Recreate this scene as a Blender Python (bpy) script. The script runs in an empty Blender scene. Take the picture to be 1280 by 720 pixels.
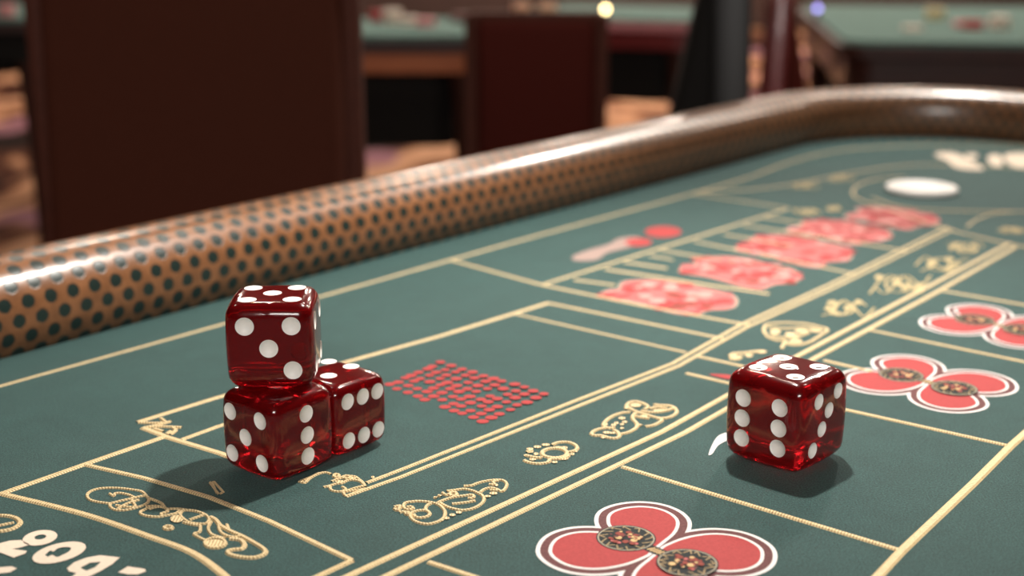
import bpy, bmesh, math, random
from mathutils import Vector, Matrix
from mathutils.geometry import tessellate_polygon

SC = bpy.context.scene
COL = SC.collection
# ------------------------------------------------------------------ camera
F, PITCH, HC, ZT = 1740.0, 0.265, 0.34, 0.78      # focal (px of 1280), pitch down, height over felt, felt height
cam_d = bpy.data.cameras.new('camera'); cam = bpy.data.objects.new('camera', cam_d); COL.objects.link(cam)
cam.location = (0, 0, ZT + HC); cam.rotation_euler = (math.pi/2 - PITCH, 0, 0)
cam_d.sensor_width = 36; cam_d.lens = F/1280*36; cam_d.clip_start = 0.02; cam_d.clip_end = 60
cam_d.dof.use_dof = True; cam_d.dof.focus_distance = 0.85; cam_d.dof.aperture_fstop = 4.3
SC.camera = cam
# ------------------------------------------------------------------ world, lights, exposure
w = bpy.data.worlds.new('world'); SC.world = w; w.use_nodes = True
w.node_tree.nodes['Background'].inputs[0].default_value = (0.9, 0.75, 0.62, 1)
w.node_tree.nodes['Background'].inputs[1].default_value = 0.05
SC.view_settings.view_transform = 'Standard'; SC.view_settings.look = 'None'
SC.view_settings.exposure = 0.0; SC.view_settings.gamma = 1; SC.view_settings.use_curve_mapping = False

def lamp(name, kind, loc, power, color, size=0.1, target=None, sy=None):
    d = bpy.data.lights.new(name, kind); d.energy = power; d.color = color
    if kind == 'AREA':
        d.shape = 'DISK' if sy is None else 'RECTANGLE'; d.size = size
        if sy: d.size_y = sy
    else: d.shadow_soft_size = size
    o = bpy.data.objects.new(name, d); COL.objects.link(o); o.location = loc
    if target is not None:
        o.rotation_euler = (Vector(target)-Vector(loc)).to_track_quat('-Z', 'Y').to_euler()
    return o
WARM = (1, 0.86, 0.72); NEUT = (1, 0.95, 0.9)
key = lamp('pendant_light', 'SPOT', (0.18, 1.27, ZT+0.92), 74, (1, 0.94, 0.86), 0.022, (0.05, 1.05, ZT))
key.data.spot_size = math.radians(98); key.data.spot_blend = 0.95
far = lamp('pendant_light', 'SPOT', (0.80, 2.55, ZT+1.05), 72, (1, 0.94, 0.86), 0.05, (0.5, 1.85, ZT)); far.data.spot_size = math.radians(84); far.data.spot_blend = 1.0
lamp('rear_fill_light', 'AREA', (0.1, -3.3, 2.75), 105, NEUT, 1.6, (0, 1.0, 0.8), 1.0)  # added fill light behind the camera, brightens faces turned towards it
for i, (x, y) in enumerate([(-1.5, 2.5), (0.3, 2.9), (1.7, 2.6), (-1.0, 4.6), (0.5, 4.6), (2.0, 4.6), (3.4, 4.6), (-2.6, 9.3), (-0.4, 9.4), (1.6, 9.4), (4.0, 9.3), (0.6, 12.0), (3.4, 12.0)]):
    lamp('ceiling_downlight', 'AREA', (x, y, 3.12), 5 if y < 4 else (20 if y < 5 else 95), WARM, 0.34)

# ------------------------------------------------------------------ pixel -> place helpers
CP, SP = math.cos(PITCH), math.sin(PITCH)
def ray(px, py):
    a, b = (px-640)/F, -(py-360)/F
    return Vector((a, b*SP + CP, b*CP - SP))
def T(px, py, z=0.0):                     # point on the felt (or z above it)
    d = ray(px, py); t = (z-HC)/d.z
    return Vector((d.x*t, d.y*t))
def Q(px, py, Y):                         # point at world depth Y
    d = ray(px, py); t = Y/d.y
    return Vector((d.x*t, Y, ZT+HC+d.z*t))

# ------------------------------------------------------------------ materials
MATS = {}
def srgb(r, g, b):
    f = lambda c: (c/255/12.92) if c/255 <= 0.04045 else ((c/255+0.055)/1.055)**2.4
    return (f(r), f(g), f(b), 1)
class NT:
    def __init__(s, m): s.t = m.node_tree; s.n = s.t.nodes; s.l = s.t.links
    def new(s, typ, **kw):
        n = s.n.new(typ)
        for k, v in kw.items(): setattr(n, k, v)
        return n
    def m(s, op, a, b=None, c=None):
        n = s.n.new('ShaderNodeMath'); n.operation = op
        for i, v in enumerate((a, b, c)):
            if v is None: continue
            if isinstance(v, (int, float)): n.inputs[i].default_value = v
            else: s.l.new(v, n.inputs[i])
        return n.outputs[0]
    def mix(s, fac, a, b):
        n = s.n.new('ShaderNodeMix'); n.data_type = 'RGBA'
        for i, v in ((0, fac), (6, a), (7, b)):
            if isinstance(v, (int, float, tuple)): n.inputs[i].default_value = v
            else: s.l.new(v, n.inputs[i])
        return n.outputs[2]
    def noise(s, scale, detail=3, rough=0.55, vec=None):
        n = s.n.new('ShaderNodeTexNoise'); n.inputs['Scale'].default_value = scale
        n.inputs['Detail'].default_value = detail; n.inputs['Roughness'].default_value = rough
        if vec is not None: s.l.new(vec, n.inputs['Vector'])
        return n
    def ramp(s, fac, stops):
        n = s.n.new('ShaderNodeValToRGB'); e = n.color_ramp.elements
        while len(e) < len(stops): e.new(0.5)
        for el, (p, c) in zip(e, stops): el.position = p; el.color = c
        s.l.new(fac, n.inputs[0]); return n.outputs[0]
    def bump(s, h, strength, dist=0.001):
        n = s.n.new('ShaderNodeBump'); n.inputs['Strength'].default_value = strength; n.inputs['Distance'].default_value = dist
        s.l.new(h, n.inputs['Height']); return n.outputs[0]
def material(name):
    m = bpy.data.materials.new(name); m.use_nodes = True; MATS[name] = m
    t = NT(m); p = t.n['Principled BSDF']
    geo = t.n.new('ShaderNodeNewGeometry')
    return m, t, p, geo.outputs['Position']
def simple(name, rgb, rough=0.6, var=0.12, scale=30, spec=0.5, bump=0.0, metallic=0.0, coat=0.0):
    m, t, p, pos = material(name); c = srgb(*rgb)
    n = t.noise(scale, 4, 0.6, pos)
    lo = tuple(x*(1-var) for x in c[:3])+(1,); hi = tuple(min(1, x*(1+var)) for x in c[:3])+(1,)
    t.l.new(t.ramp(n.outputs[0], [(0.3, lo), (0.7, hi)]), p.inputs['Base Color'])
    p.inputs['Roughness'].default_value = rough; p.inputs['Specular IOR Level'].default_value = spec
    p.inputs['Metallic'].default_value = metallic; p.inputs['Coat Weight'].default_value = coat
    if bump: t.l.new(t.bump(n.outputs[0], bump, 0.002), p.inputs['Normal'])
    return m
def emit(name, rgb, strength):
    m, t, p, pos = material(name)
    p.inputs['Base Color'].default_value = srgb(*rgb); p.inputs['Emission Color'].default_value = srgb(*rgb)
    p.inputs['Emission Strength'].default_value = strength
    return m

def felt_material(name='felt', base=(38, 64, 62)):
    m, t, p, pos = material(name); c = srgb(*base)
    fine = t.noise(850, 3, 0.8, pos); mid = t.noise(45, 4, 0.6, pos); big = t.noise(7, 3, 0.5, pos)
    sc = lambda k: tuple(x*k for x in c[:3])+(1,)
    c1 = t.ramp(fine.outputs[0], [(0.38, sc(0.3)), (0.64, sc(1.8))])
    c2 = t.ramp(mid.outputs[0], [(0.3, (0.88, 0.88, 0.88, 1)), (0.7, (1.1, 1.1, 1.1, 1))])
    c3 = t.ramp(big.outputs[0], [(0.3, (0.93, 0.93, 0.93, 1)), (0.7, (1.06, 1.06, 1.06, 1))])
    n = t.new('ShaderNodeMix', data_type='RGBA', blend_type='MULTIPLY'); n.inputs[0].default_value = 1
    t.l.new(c1, n.inputs[6]); t.l.new(c2, n.inputs[7])
    n2 = t.new('ShaderNodeMix', data_type='RGBA', blend_type='MULTIPLY'); n2.inputs[0].default_value = 1
    t.l.new(n.outputs[2], n2.inputs[6]); t.l.new(c3, n2.inputs[7])
    t.l.new(n2.outputs[2], p.inputs['Base Color'])
    p.inputs['Roughness'].default_value = 0.85; p.inputs['Specular IOR Level'].default_value = 0.25
    p.inputs['Sheen Weight'].default_value = 0.18; p.inputs['Sheen Roughness'].default_value = 0.45
    p.inputs['Sheen Tint'].default_value = (0.6, 0.95, 0.9, 1)
    t.l.new(t.bump(fine.outputs[0], 0.5, 0.0006), p.inputs['Normal'])
    return m
FELT = felt_material()
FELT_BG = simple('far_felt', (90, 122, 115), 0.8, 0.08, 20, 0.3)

def thread_material(name, hi, lo):
    m, t, p, pos = material(name)
    uv = t.new('ShaderNodeUVMap'); sx = t.new('ShaderNodeSeparateXYZ'); t.l.new(uv.outputs[0], sx.inputs[0])
    ph = t.m('ADD', t.m('MULTIPLY', sx.outputs[0], 3300.0), t.m('MULTIPLY', sx.outputs[1], 2.6))
    s = t.m('MULTIPLY_ADD', t.m('SINE', ph), 0.5, 0.5)
    nz = t.noise(900, 2, 0.6, pos)
    fac = t.m('MULTIPLY_ADD', nz.outputs[0], 0.7, t.m('MULTIPLY', s, 0.55))
    t.l.new(t.ramp(fac, [(0.25, srgb(*lo)), (0.62, srgb(*hi))]), p.inputs['Base Color'])
    p.inputs['Roughness'].default_value = 0.6; p.inputs['Specular IOR Level'].default_value = 0.3
    t.l.new(t.bump(s, 0.5, 0.0006), p.inputs['Normal'])
    return m
GOLD = thread_material('gold_thread', (226, 202, 154), (142, 108, 72))
def print_material(name, rgb, var=0.1, rough=0.8):
    return simple(name, rgb, rough, var, 700, 0.25)
P_WHITE = print_material('white_print', (222, 218, 214), 0.05)
P_CREAM = print_material('cream_print', (226, 208, 188), 0.06)
P_RED = print_material('red_print', (162, 60, 60), 0.14)
P_BROWN = print_material('brown_print', (98, 58, 58), 0.3)
P_BLACK = print_material('black_print', (28, 34, 34), 0.25)
P_RUST = print_material('rust_print', (136, 62, 52), 0.25)
P_GOLD = print_material('gold_print', (206, 172, 122), 0.15)
P_TAN = print_material('tan_gold_print', (176, 158, 116), 0.15)
P_DIM = print_material('dim_gold_print', (150, 128, 94), 0.2)
P_PINK = print_material('pink_print', (184, 98, 96), 0.12)
P_ROSE = print_material('rose_print', (198, 144, 136), 0.08)
P_CORAL = print_material('coral_print', (164, 56, 56), 0.12)
P_FADE = print_material('faded_mauve_print', (150, 128, 120), 0.12)
P_PALE = print_material('pale_edge_print', (160, 152, 134), 0.08)

def dotted_leather():
    m, t, p, pos = material('dotted_leather')
    uv = t.new('ShaderNodeUVMap'); sx = t.new('ShaderNodeSeparateXYZ'); t.l.new(uv.outputs[0], sx.inputs[0])
    PU, PV = 0.0205, 0.0142
    v = t.m('DIVIDE', sx.outputs[1], PV); row = t.m('FLOOR', v)
    sh = t.m('MULTIPLY', t.m('MODULO', row, 2.0), 0.5)
    u = t.m('ADD', t.m('DIVIDE', sx.outputs[0], PU), sh)
    du = t.m('MULTIPLY', t.m('SUBTRACT', t.m('FRACT', u), 0.5), PU)
    dv = t.m('MULTIPLY', t.m('SUBTRACT', t.m('FRACT', v), 0.5), PV)
    d = t.m('SQRT', t.m('ADD', t.m('MULTIPLY', du, du), t.m('MULTIPLY', dv, dv)))
    nz = t.noise(400, 3, 0.6, pos)
    d2 = t.m('ADD', d, t.m('MULTIPLY', t.m('SUBTRACT', nz.outputs[0], 0.5), 0.002))
    mask = t.new('ShaderNodeMapRange', interpolation_type='SMOOTHSTEP')
    mask.inputs[1].default_value = 0.0050; mask.inputs[2].default_value = 0.0066
    t.l.new(d2, mask.inputs[0])
    big = t.noise(60, 4, 0.6, pos)
    tan = t.ramp(big.outputs[0], [(0.3, srgb(110, 71, 44)), (0.7, srgb(142, 95, 62))])
    t.l.new(t.mix(mask.outputs[0], srgb(30, 44, 40), tan), p.inputs['Base Color'])
    p.inputs['Roughness'].default_value = 0.34; p.inputs['Specular IOR Level'].default_value = 0.5
    p.inputs['Coat Weight'].default_value = 0.35; p.inputs['Coat Roughness'].default_value = 0.16
    t.l.new(t.bump(mask.outputs[0], 0.35, 0.0008), p.inputs['Normal'])
    return m
LEATHER = dotted_leather()

def wood(name, a, b, rough=0.4, coat=0.2):
    m, t, p, pos = material(name)
    mp = t.new('ShaderNodeMapping'); mp.inputs['Scale'].default_value = (2, 14, 14); t.l.new(pos, mp.inputs[0])
    n = t.noise(4, 5, 0.65, mp.outputs[0])
    t.l.new(t.ramp(n.outputs[0], [(0.3, srgb(*a)), (0.7, srgb(*b))]), p.inputs['Base Color'])
    p.inputs['Roughness'].default_value = rough; p.inputs['Coat Weight'].default_value = coat
    return m
W_DARK = wood('dark_mahogany', (44, 20, 14), (66, 32, 22), 0.5)
W_ORANGE = wood('orange_oak', (178, 92, 44), (204, 116, 62), 0.5)
W_RED = wood('red_lacquer', (112, 34, 34), (140, 52, 50), 0.35)
UPH_BROWN = simple('brown_upholstery', (76, 38, 26), 0.85, 0.12, 260, 0.12, 0.2)
UPH_RED = simple('maroon_upholstery', (86, 34, 27), 0.85, 0.12, 260, 0.12, 0.2)
UPH_BLACK = simple('black_upholstery', (20, 17, 14), 0.8, 0.2, 260, 0.3, 0.2)
FRAME_BROWN = simple('brown_frame', (80, 40, 28), 0.7, 0.12, 60, 0.2)
FRAME_BLACK = simple('black_frame', (18, 15, 13), 0.5, 0.12, 60)
PINK_LIT_PAD = simple('pink_lit_padding', (206, 130, 134), 0.6, 0.1, 60)  # pink light on the table rim, put into the padding's base colour

def dice_material():
    m, t, p, pos = material('red_dice_resin')
    p.inputs['Base Color'].default_value = (0.36, 0.005, 0.0075, 1)
    p.inputs['Transmission Weight'].default_value = 0.82
    p.inputs['IOR'].default_value = 1.47; p.inputs['Roughness'].default_value = 0.11
    p.inputs['Coat Weight'].default_value = 0.1; p.inputs['Coat Roughness'].default_value = 0.25
    n = t.noise(500, 3, 0.6, pos); t.l.new(t.bump(n.outputs[0], 0.05, 0.0003), p.inputs['Normal'])
    return m
DICE = dice_material()
PIP = simple('white_pip_paint', (252, 246, 240), 0.45, 0.04, 300)
MARK = simple('dark_dash', (60, 34, 30), 0.7, 0.1, 300)  # for the small dark dashes inside the top pips
PUCK = simple('white_plastic', (244, 238, 232), 0.4, 0.03, 60)

# ------------------------------------------------------------------ mesh builder
class MB:
    def __init__(s): s.v = []; s.f = []; s.mi = []; s.uv = []; s.mats = []
    def mat(s, m):
        if m not in s.mats: s.mats.append(m)
        return s.mats.index(m)
    def face(s, pts, m, uv=None):
        i = len(s.v); s.v += [tuple(p) for p in pts]; s.f.append(tuple(range(i, i+len(pts)))); s.mi.append(s.mat(m))
        s.uv += uv if uv else [(0, 0)]*len(pts)
    def mesh_faces(s, vs, fs, m):
        i = len(s.v); s.v += [tuple(p) for p in vs]
        for f in fs:
            s.f.append(tuple(i+k for k in f)); s.mi.append(s.mat(m)); s.uv += [(0, 0)]*len(f)
    def build(s, name, parent=None, smooth=False, origin=None):
        me = bpy.data.meshes.new(name); o = Vector(origin) if origin is not None else Vector((0, 0, 0))
        me.from_pydata([tuple(Vector(p)-o) for p in s.v], [], s.f)
        for m in s.mats: me.materials.append(m)
        me.polygons.foreach_set('material_index', s.mi)
        ul = me.uv_layers.new(name='UVMap')
        ul.data.foreach_set('uv', [c for p in s.uv for c in p])
        if smooth: me.polygons.foreach_set('use_smooth', [True]*len(me.polygons))
        me.update(); ob = bpy.data.objects.new(name, me); COL.objects.link(ob)
        if parent: ob.parent = parent
        return ob
def empty(name, loc, rz=0.0):
    o = bpy.data.objects.new(name, None); COL.objects.link(o); o.location = loc; o.rotation_euler = (0, 0, rz)
    o.empty_display_size = 0.05; return o
def tag(o, label=None, cat=None, group=None, kind=None):
    if label: o['label'] = label
    if cat: o['category'] = cat
    if group: o['group'] = group
    if kind: o['kind'] = kind
    return o
def bm_obj(name, bm, m, parent=None, smooth=True, angle=0.7):
    me = bpy.data.meshes.new(name); bm.to_mesh(me); bm.free()
    me.materials.append(m)
    if smooth:
        me.polygons.foreach_set('use_smooth', [True]*len(me.polygons)); me.set_sharp_from_angle(angle=angle)
    o = bpy.data.objects.new(name, me); COL.objects.link(o)
    if parent: o.parent = parent
    return o
def rbox(bm, c, d, bev=0.01, seg=2, rot=None):
    r = bmesh.ops.create_cube(bm, size=1)
    vs = r['verts']
    bmesh.ops.scale(bm, vec=d, verts=vs)
    if bev > 0:
        es = list({e for v in vs for e in v.link_edges})
        out = bmesh.ops.bevel(bm, geom=es, offset=min(bev, min(d)*0.49), segments=seg, affect='EDGES', profile=0.5)
        vs = list({v for f in out['faces'] for v in f.verts} | {v for v in vs if v.is_valid})
    if rot is not None: bmesh.ops.rotate(bm, cent=(0, 0, 0), matrix=rot, verts=vs)
    bmesh.ops.translate(bm, vec=c, verts=vs)
    return vs
def lathe(bm, prof, seg=24, c=(0, 0, 0)):
    rings = []
    for r, z in prof:
        if r < 1e-6: rings.append([bm.verts.new((c[0], c[1], c[2]+z))])
        else: rings.append([bm.verts.new((c[0]+r*math.cos(2*math.pi*k/seg), c[1]+r*math.sin(2*math.pi*k/seg), c[2]+z)) for k in range(seg)])
    for a, b in zip(rings, rings[1:]):
        for k in range(seg):
            q = [a[k % len(a)], a[(k+1) % len(a)], b[(k+1) % len(b)], b[k % len(b)]]
            u = []
            for x in q:
                if x not in u: u.append(x)
            if len(u) > 2: bm.faces.new(u)
    bmesh.ops.recalc_face_normals(bm, faces=bm.faces)

def smooth_path(pts, closed=False, n=6):
    P = [Vector(p) for p in pts]; out = []; N = len(P)
    rng = range(N if closed else N-1)
    for i in rng:
        g = (lambda k: P[k % N]) if closed else (lambda k: P[max(0, min(N-1, k))])
        p0, p1, p2, p3 = g(i-1), g(i), g(i+1), g(i+2)
        for k in range(n):
            t = k/n
            out.append(0.5*((2*p1)+(p2-p0)*t+(2*p0-5*p1+4*p2-p3)*t*t+(3*p1-p0-3*p2+p3)*t*t*t))
    if not closed: out.append(P[-1])
    return out

# ================================================================== the setting
def box_obj(name, lo, hi, m):
    bm = bmesh.new(); c = [(a+b)/2 for a, b in zip(lo, hi)]; d = [b-a for a, b in zip(lo, hi)]
    rbox(bm, c, d, 0); o = bm_obj(name, bm, m, None, False); tag(o, kind='structure'); return o
def carpet_material():
    m, t, p, pos = material('shaded_pattern_carpet')
    mp = t.new('ShaderNodeMapping'); mp.inputs['Scale'].default_value = (1, 0.55, 1); t.l.new(pos, mp.inputs[0])
    n = t.noise(1.5, 2, 0.5, mp.outputs[0]); n.inputs['Distortion'].default_value = 1.6
    n2 = t.noise(2.3, 2, 0.5, mp.outputs[0])
    c = t.ramp(n.outputs[0], [(0.40, srgb(34, 20, 15)), (0.50, srgb(80, 42, 28)), (0.56, srgb(176, 126, 94)), (0.64, srgb(196, 150, 118)), (0.72, srgb(96, 48, 30))])  # carpet pattern whose dark and peach areas also carry floor shade and light
    c2 = t.mix(t.ramp(n2.outputs[0], [(0.56, (0, 0, 0, 1)), (0.62, (1, 1, 1, 1))]), c, srgb(140, 96, 106))
    t.l.new(c2, p.inputs['Base Color']); p.inputs['Roughness'].default_value = 0.95; p.inputs['Specular IOR Level'].default_value = 0.1
    return m
CARPET = carpet_material()
WALL = simple('brown_wall_panel', (60, 36, 28), 0.6, 0.15, 3)
CEIL = simple('ceiling_paint', (96, 84, 74), 0.8, 0.05, 3)
box_obj('floor', (-8, -4, -0.1), (8, 14, 0), CARPET)
box_obj('ceiling', (-8, -4, 3.2), (8, 14, 3.3), CEIL)
box_obj('wall_back', (-8, 14, 0), (8, 14.1, 3.2), WALL)
box_obj('wall_front', (-8, -4.1, 0), (8, -4, 3.2), WALL)
box_obj('wall_left', (-8.1, -4, 0), (-8, 14, 3.2), WALL)
box_obj('wall_right', (8, -4, 0), (8.1, 14, 3.2), WALL)

# ================================================================== craps table
S = HC
P0 = Vector((-1.182, 3.057))*S; AD = Vector((0.629, 0.777)).normalized(); BD = Vector((AD.y, -AD.x))
S0, S1, TW, RC = -4.0*S, 4.57*S, 3.3*S, 0.70*S
def st(s, t): return P0 + AD*s + BD*t
TABLE = empty('craps_table', (st((S0+S1)/2, TW/2).x, st((S0+S1)/2, TW/2).y, 0))
tag(TABLE, 'craps table with green printed felt and dotted brown leather rail in the foreground', 'gaming table')
def table_path(n=28, step=0.03):
    """rounded rectangle, returns list of (point, outward normal)"""
    out = []
    def line(a, b, nrm):
        k = max(2, int((b-a).length/step))
        for i in range(k): out.append((a.lerp(b, i/k), nrm))
    def arc(c, n0, n1):
        for i in range(n):
            th = math.pi/2*i/n; nr = n0*math.cos(th)+n1*math.sin(th); out.append((c+nr*RC, nr))
    line(st(S0+RC, 0), st(S1-RC, 0), -BD); arc(st(S1-RC, RC), -BD, AD)
    line(st(S1, RC), st(S1, TW-RC), AD); arc(st(S1-RC, TW-RC), AD, BD)
    line(st(S1-RC, TW), st(S0+RC, TW), BD); arc(st(S0+RC, TW-RC), BD, -AD)
    line(st(S0, TW-RC), st(S0, RC), -AD); arc(st(S0+RC, RC), -AD, -BD)
    return out
PATH = table_path()
TO = TABLE.location
def sweep(name, prof, m, closed_profile=False):
    mb = MB(); n = len(PATH); L = [0.0]
    for i in range(n): L.append(L[-1]+(PATH[(i+1) % n][0]-PATH[i][0]).length)
    pl = [0.0]
    for a, b in zip(prof, prof[1:]): pl.append(pl[-1]+math.hypot(b[0]-a[0], b[1]-a[1]))
    k = len(prof); mi = mb.mat(m)
    for p, nr in PATH:
        for o, z in prof:
            q = p+nr*o; mb.v.append((q.x, q.y, ZT+z))
    for i in range(n):
        j = (i+1) % n
        for a in range(k-1):
            mb.f.append((i*k+a, j*k+a, j*k+a+1, i*k+a+1)); mb.mi.append(mi)
            mb.uv += [(L[i], pl[a]), (L[i+1], pl[a]), (L[i+1], pl[a+1]), (L[i], pl[a+1])]
    o = mb.build(name, TABLE, True, TO); return o
rail_prof = smooth_path([(0.004, -0.004), (-0.003, 0.006), (-0.007, 0.022), (-0.005, 0.042), (0.004, 0.057), (0.016, 0.0655), (0.034, 0.069), (0.052, 0.066), (0.064, 0.055), (0.069, 0.038), (0.070, 0.0), (0.066, -0.03), (0.058, -0.05)], False, 4)
rail_o = sweep('padded_rail', [(p.x*1.06 if p.x > 0 else p.x, p.y*1.05 if p.y > 0 else p.y) for p in [Vector((q[0], q[1])) for q in rail_prof]], LEATHER)
rail_o['label'] = 'tan leather rail with dark green dots'
sweep('apron', [(0.058, -0.05), (0.06, -0.06), (0.06, -0.25), (0.055, -0.26), (0.02, -0.26), (0.02, -0.05)], W_DARK)
# felt slab
mb = MB(); pts = [p+nr*0.01 for p, nr in PATH]
mb.face([(p.x, p.y, ZT) for p in reversed(pts)], FELT)
for i in range(len(pts)):
    a, b = pts[i], pts[(i+1) % len(pts)]
    mb.face([(a.x, a.y, ZT), (a.x, a.y, ZT-0.03), (b.x, b.y, ZT-0.03), (b.x, b.y, ZT)], FELT)
mb.face([(p.x, p.y, ZT-0.03) for p in pts], FELT)
FO = mb.build('felt_layout', TABLE, False, TO); FO['label'] = 'green felt playing surface with printed gold layout'
for s_, t_ in ((S0+0.3, 0.12), (S0+0.3, TW-0.12), ((S0+S1)/2, 0.12), ((S0+S1)/2, TW-0.12), (S1-0.3, 0.2), (S1-0.3, TW-0.2)):
    q = st(s_, t_); bm = bmesh.new()
    lathe(bm, [(0, 0), (0.05, 0), (0.055, 0.02), (0.035, 0.06), (0.04, 0.2), (0.055, 0.36), (0.045, 0.42), (0.06, 0.46), (0.06, 0.55), (0, 0.55)], 20, (q.x-TO.x, q.y-TO.y, 0))
    bm_obj('leg', bm, W_DARK, TABLE)

# ------------------------------------------------------------------ printed / stitched layout (children of the felt)
ZB = 0.00015
class Print(MB):
    """thin decals on the felt, every stroke a little higher than the one before"""
    def __init__(s, z=ZB): super().__init__(); s.z = z
    def up(s, dz=0.00001): s.z += dz; return ZT+s.z
    def ribbon(s, pts, w, m=GOLD, closed=False, dz=0.00001):
        z = s.up(dz); P = [Vector((p[0], p[1])) for p in pts]
        Q_ = [P[0]]
        for p in P[1:]:
            if (p-Q_[-1]).length > 1e-5: Q_.append(p)
        P = Q_
        if closed and (P[0]-P[-1]).length < 1e-5: P.pop()
        n = len(P)
        if n < 2: return
        Lf = []; Rt = []; U = [0.0]
        for i in range(n):
            a = P[(i-1) % n] if (closed or i > 0) else None; b = P[(i+1) % n] if (closed or i < n-1) else None
            d0 = (P[i]-a).normalized() if a is not None else None; d1 = (b-P[i]).normalized() if b is not None else None
            d0 = d0 or d1; d1 = d1 or d0
            n0 = Vector((-d0.y, d0.x)); n1 = Vector((-d1.y, d1.x)); mm = n0+n1
            if mm.length < 0.2: mm = n0
            mm.normalize(); k = 1/max(0.45, mm.dot(n0))
            Lf.append(P[i]+mm*w/2*k); Rt.append(P[i]-mm*w/2*k)
            if i < n-1: U.append(U[-1]+(P[i+1]-P[i]).length)
        if closed: U.append(U[-1]+(P[0]-P[-1]).length)
        for i in range(n if closed else n-1):
            j = (i+1) % n
            if m is not GOLD:
                s.face([(Rt[i].x, Rt[i].y, z), (Rt[j].x, Rt[j].y, z), (Lf[j].x, Lf[j].y, z), (Lf[i].x, Lf[i].y, z)], m,
                       [(U[i], 0), (U[i+1], 0), (U[i+1], 1), (U[i], 1)])
                continue
            h = min(0.0006, w*0.16)                              # stitched cord: a low rounded ridge
            for (k0, z0_), (k1, z1_) in (((0, ZT+0.00002), (0.22, z+h)), ((0.22, z+h), (0.78, z+h)), ((0.78, z+h), (1, ZT+0.00002))):
                A0, A1, B0, B1 = Rt[i].lerp(Lf[i], k0), Rt[i].lerp(Lf[i], k1), Rt[j].lerp(Lf[j], k0), Rt[j].lerp(Lf[j], k1)
                s.face([(A0.x, A0.y, z0_), (B0.x, B0.y, z0_), (B1.x, B1.y, z1_), (A1.x, A1.y, z1_)], m, [(U[i], k0), (U[i+1], k0), (U[i+1], k1), (U[i], k1)])
    def fill(s, loops, m, dz=0.00001):
        z = s.up(dz); L3 = [[Vector((p[0], p[1], 0)) for p in lp] for lp in loops]
        flat = [p for lp in L3 for p in lp]
        for tri in tessellate_polygon(L3):
            a, b, c = (flat[i] for i in tri)
            if (b-a).cross(c-a).z < 0: b, c = c, b
            s.face([(q.x, q.y, z) for q in (a, b, c)], m, [(q.x, q.y) for q in (a, b, c)])
    def done(s, name, label=None):
        o = s.build(name, FO, False, TO); o.matrix_parent_inverse.identity()
        if label: o['label'] = label
        return o
def pxs(pts, smooth=False, closed=False, n=6):
    if smooth: pts = smooth_path([Vector(p) for p in pts], closed, n)
    return [T(p[0], p[1]) for p in pts]
class Zm:
    """turn coordinates read in an enlarged crop into layout coordinates"""
    def __init__(s, ox, oy, k): s.o = (ox, oy); s.k = k
    def __call__(s, pts, smooth=True, closed=False): return pxs([(s.o[0]+x/s.k, s.o[1]+y/s.k) for x, y in pts], smooth, closed)
    def ell(s, x, y, rx, ry, n=16): return pxs([(s.o[0]+(x+rx*math.cos(2*math.pi*i/n))/s.k, s.o[1]+(y+ry*math.sin(2*math.pi*i/n))/s.k) for i in range(n)])

LW = 0.0052
LZ = [ZB]
def gold_line(pts, w=LW, smooth=False, closed=False):
    LZ[0] += 4e-6; p = Print(LZ[0])
    my = sum(q[1] for q in pts)/len(pts); w *= 1.0 if my > 520 else (0.86 if my > 440 else (0.64 if my > 330 else 0.5))   # stroke weight of the far boxes is finer
    p.ribbon(pxs(pts, smooth, closed), w); p.done('gold_line')
# along the long rail
gold_line([(-60, 500), (0, 483), (280, 405), (560, 326), (700, 287), (870, 241), (935, 222), (990, 202), (1051, 188), (1134, 182), (1200, 181), (1330, 184)], 0.0062, True)
gold_line([(876, 240), (940, 237), (1000, 229), (1073, 215), (1160, 206), (1330, 213)], 0.0062, True)
gold_line([(868, 243), (984, 260)], 0.0055)
gold_line([(172, 528), (269, 498), (457, 446), (551, 420), (685, 379)], 0.0056)
gold_line([(675, 357), (830, 309), (985, 261)], 0.0068)
gold_line([(0, 618), (105, 581), (209, 545)], 0.0052)
gold_line([(227, 550), (271, 534), (330, 515)], 0.0042)
gold_line([(179, 535), (210, 547), (276, 567), (330, 588)], 0.0056)
# across
gold_line([(566, 326), (675, 356), (800, 382), (938, 407)], 0.0058)
gold_line([(685, 379), (905, 424)], 0.0058)
gold_line([(645, 393), (760, 419), (858, 441)], 0.0046)
gold_line([(873, 446), (955, 464)], 0.0044)
gold_line([(858, 467), (930, 484)], 0.0044)
for a, b, w_ in (((718, 350), (769, 357), 0.0058), ((757, 337), (962, 368), 0.0064), ((781, 328), (834, 336), 0.0058), ((812, 320), (842, 325), 0.0058), ((826, 313), (917, 328), 0.0062), ((868, 302), (1070, 343), 0.0062), ((905, 293), (990, 308), 0.006), ((930, 282), (1134, 314), 0.006), ((956, 272), (1010, 280), 0.006)):
    gold_line([a, b], w_)
# thin double line
gold_line([(458, 604), (500, 588), (720, 501), (840, 455), (926, 406), (1037, 356), (1184, 284)], 0.0040)
gold_line([(432, 621), (500, 597), (720, 509), (848, 458), (934, 409), (1044, 359), (1190, 287)], 0.0040)
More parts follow.
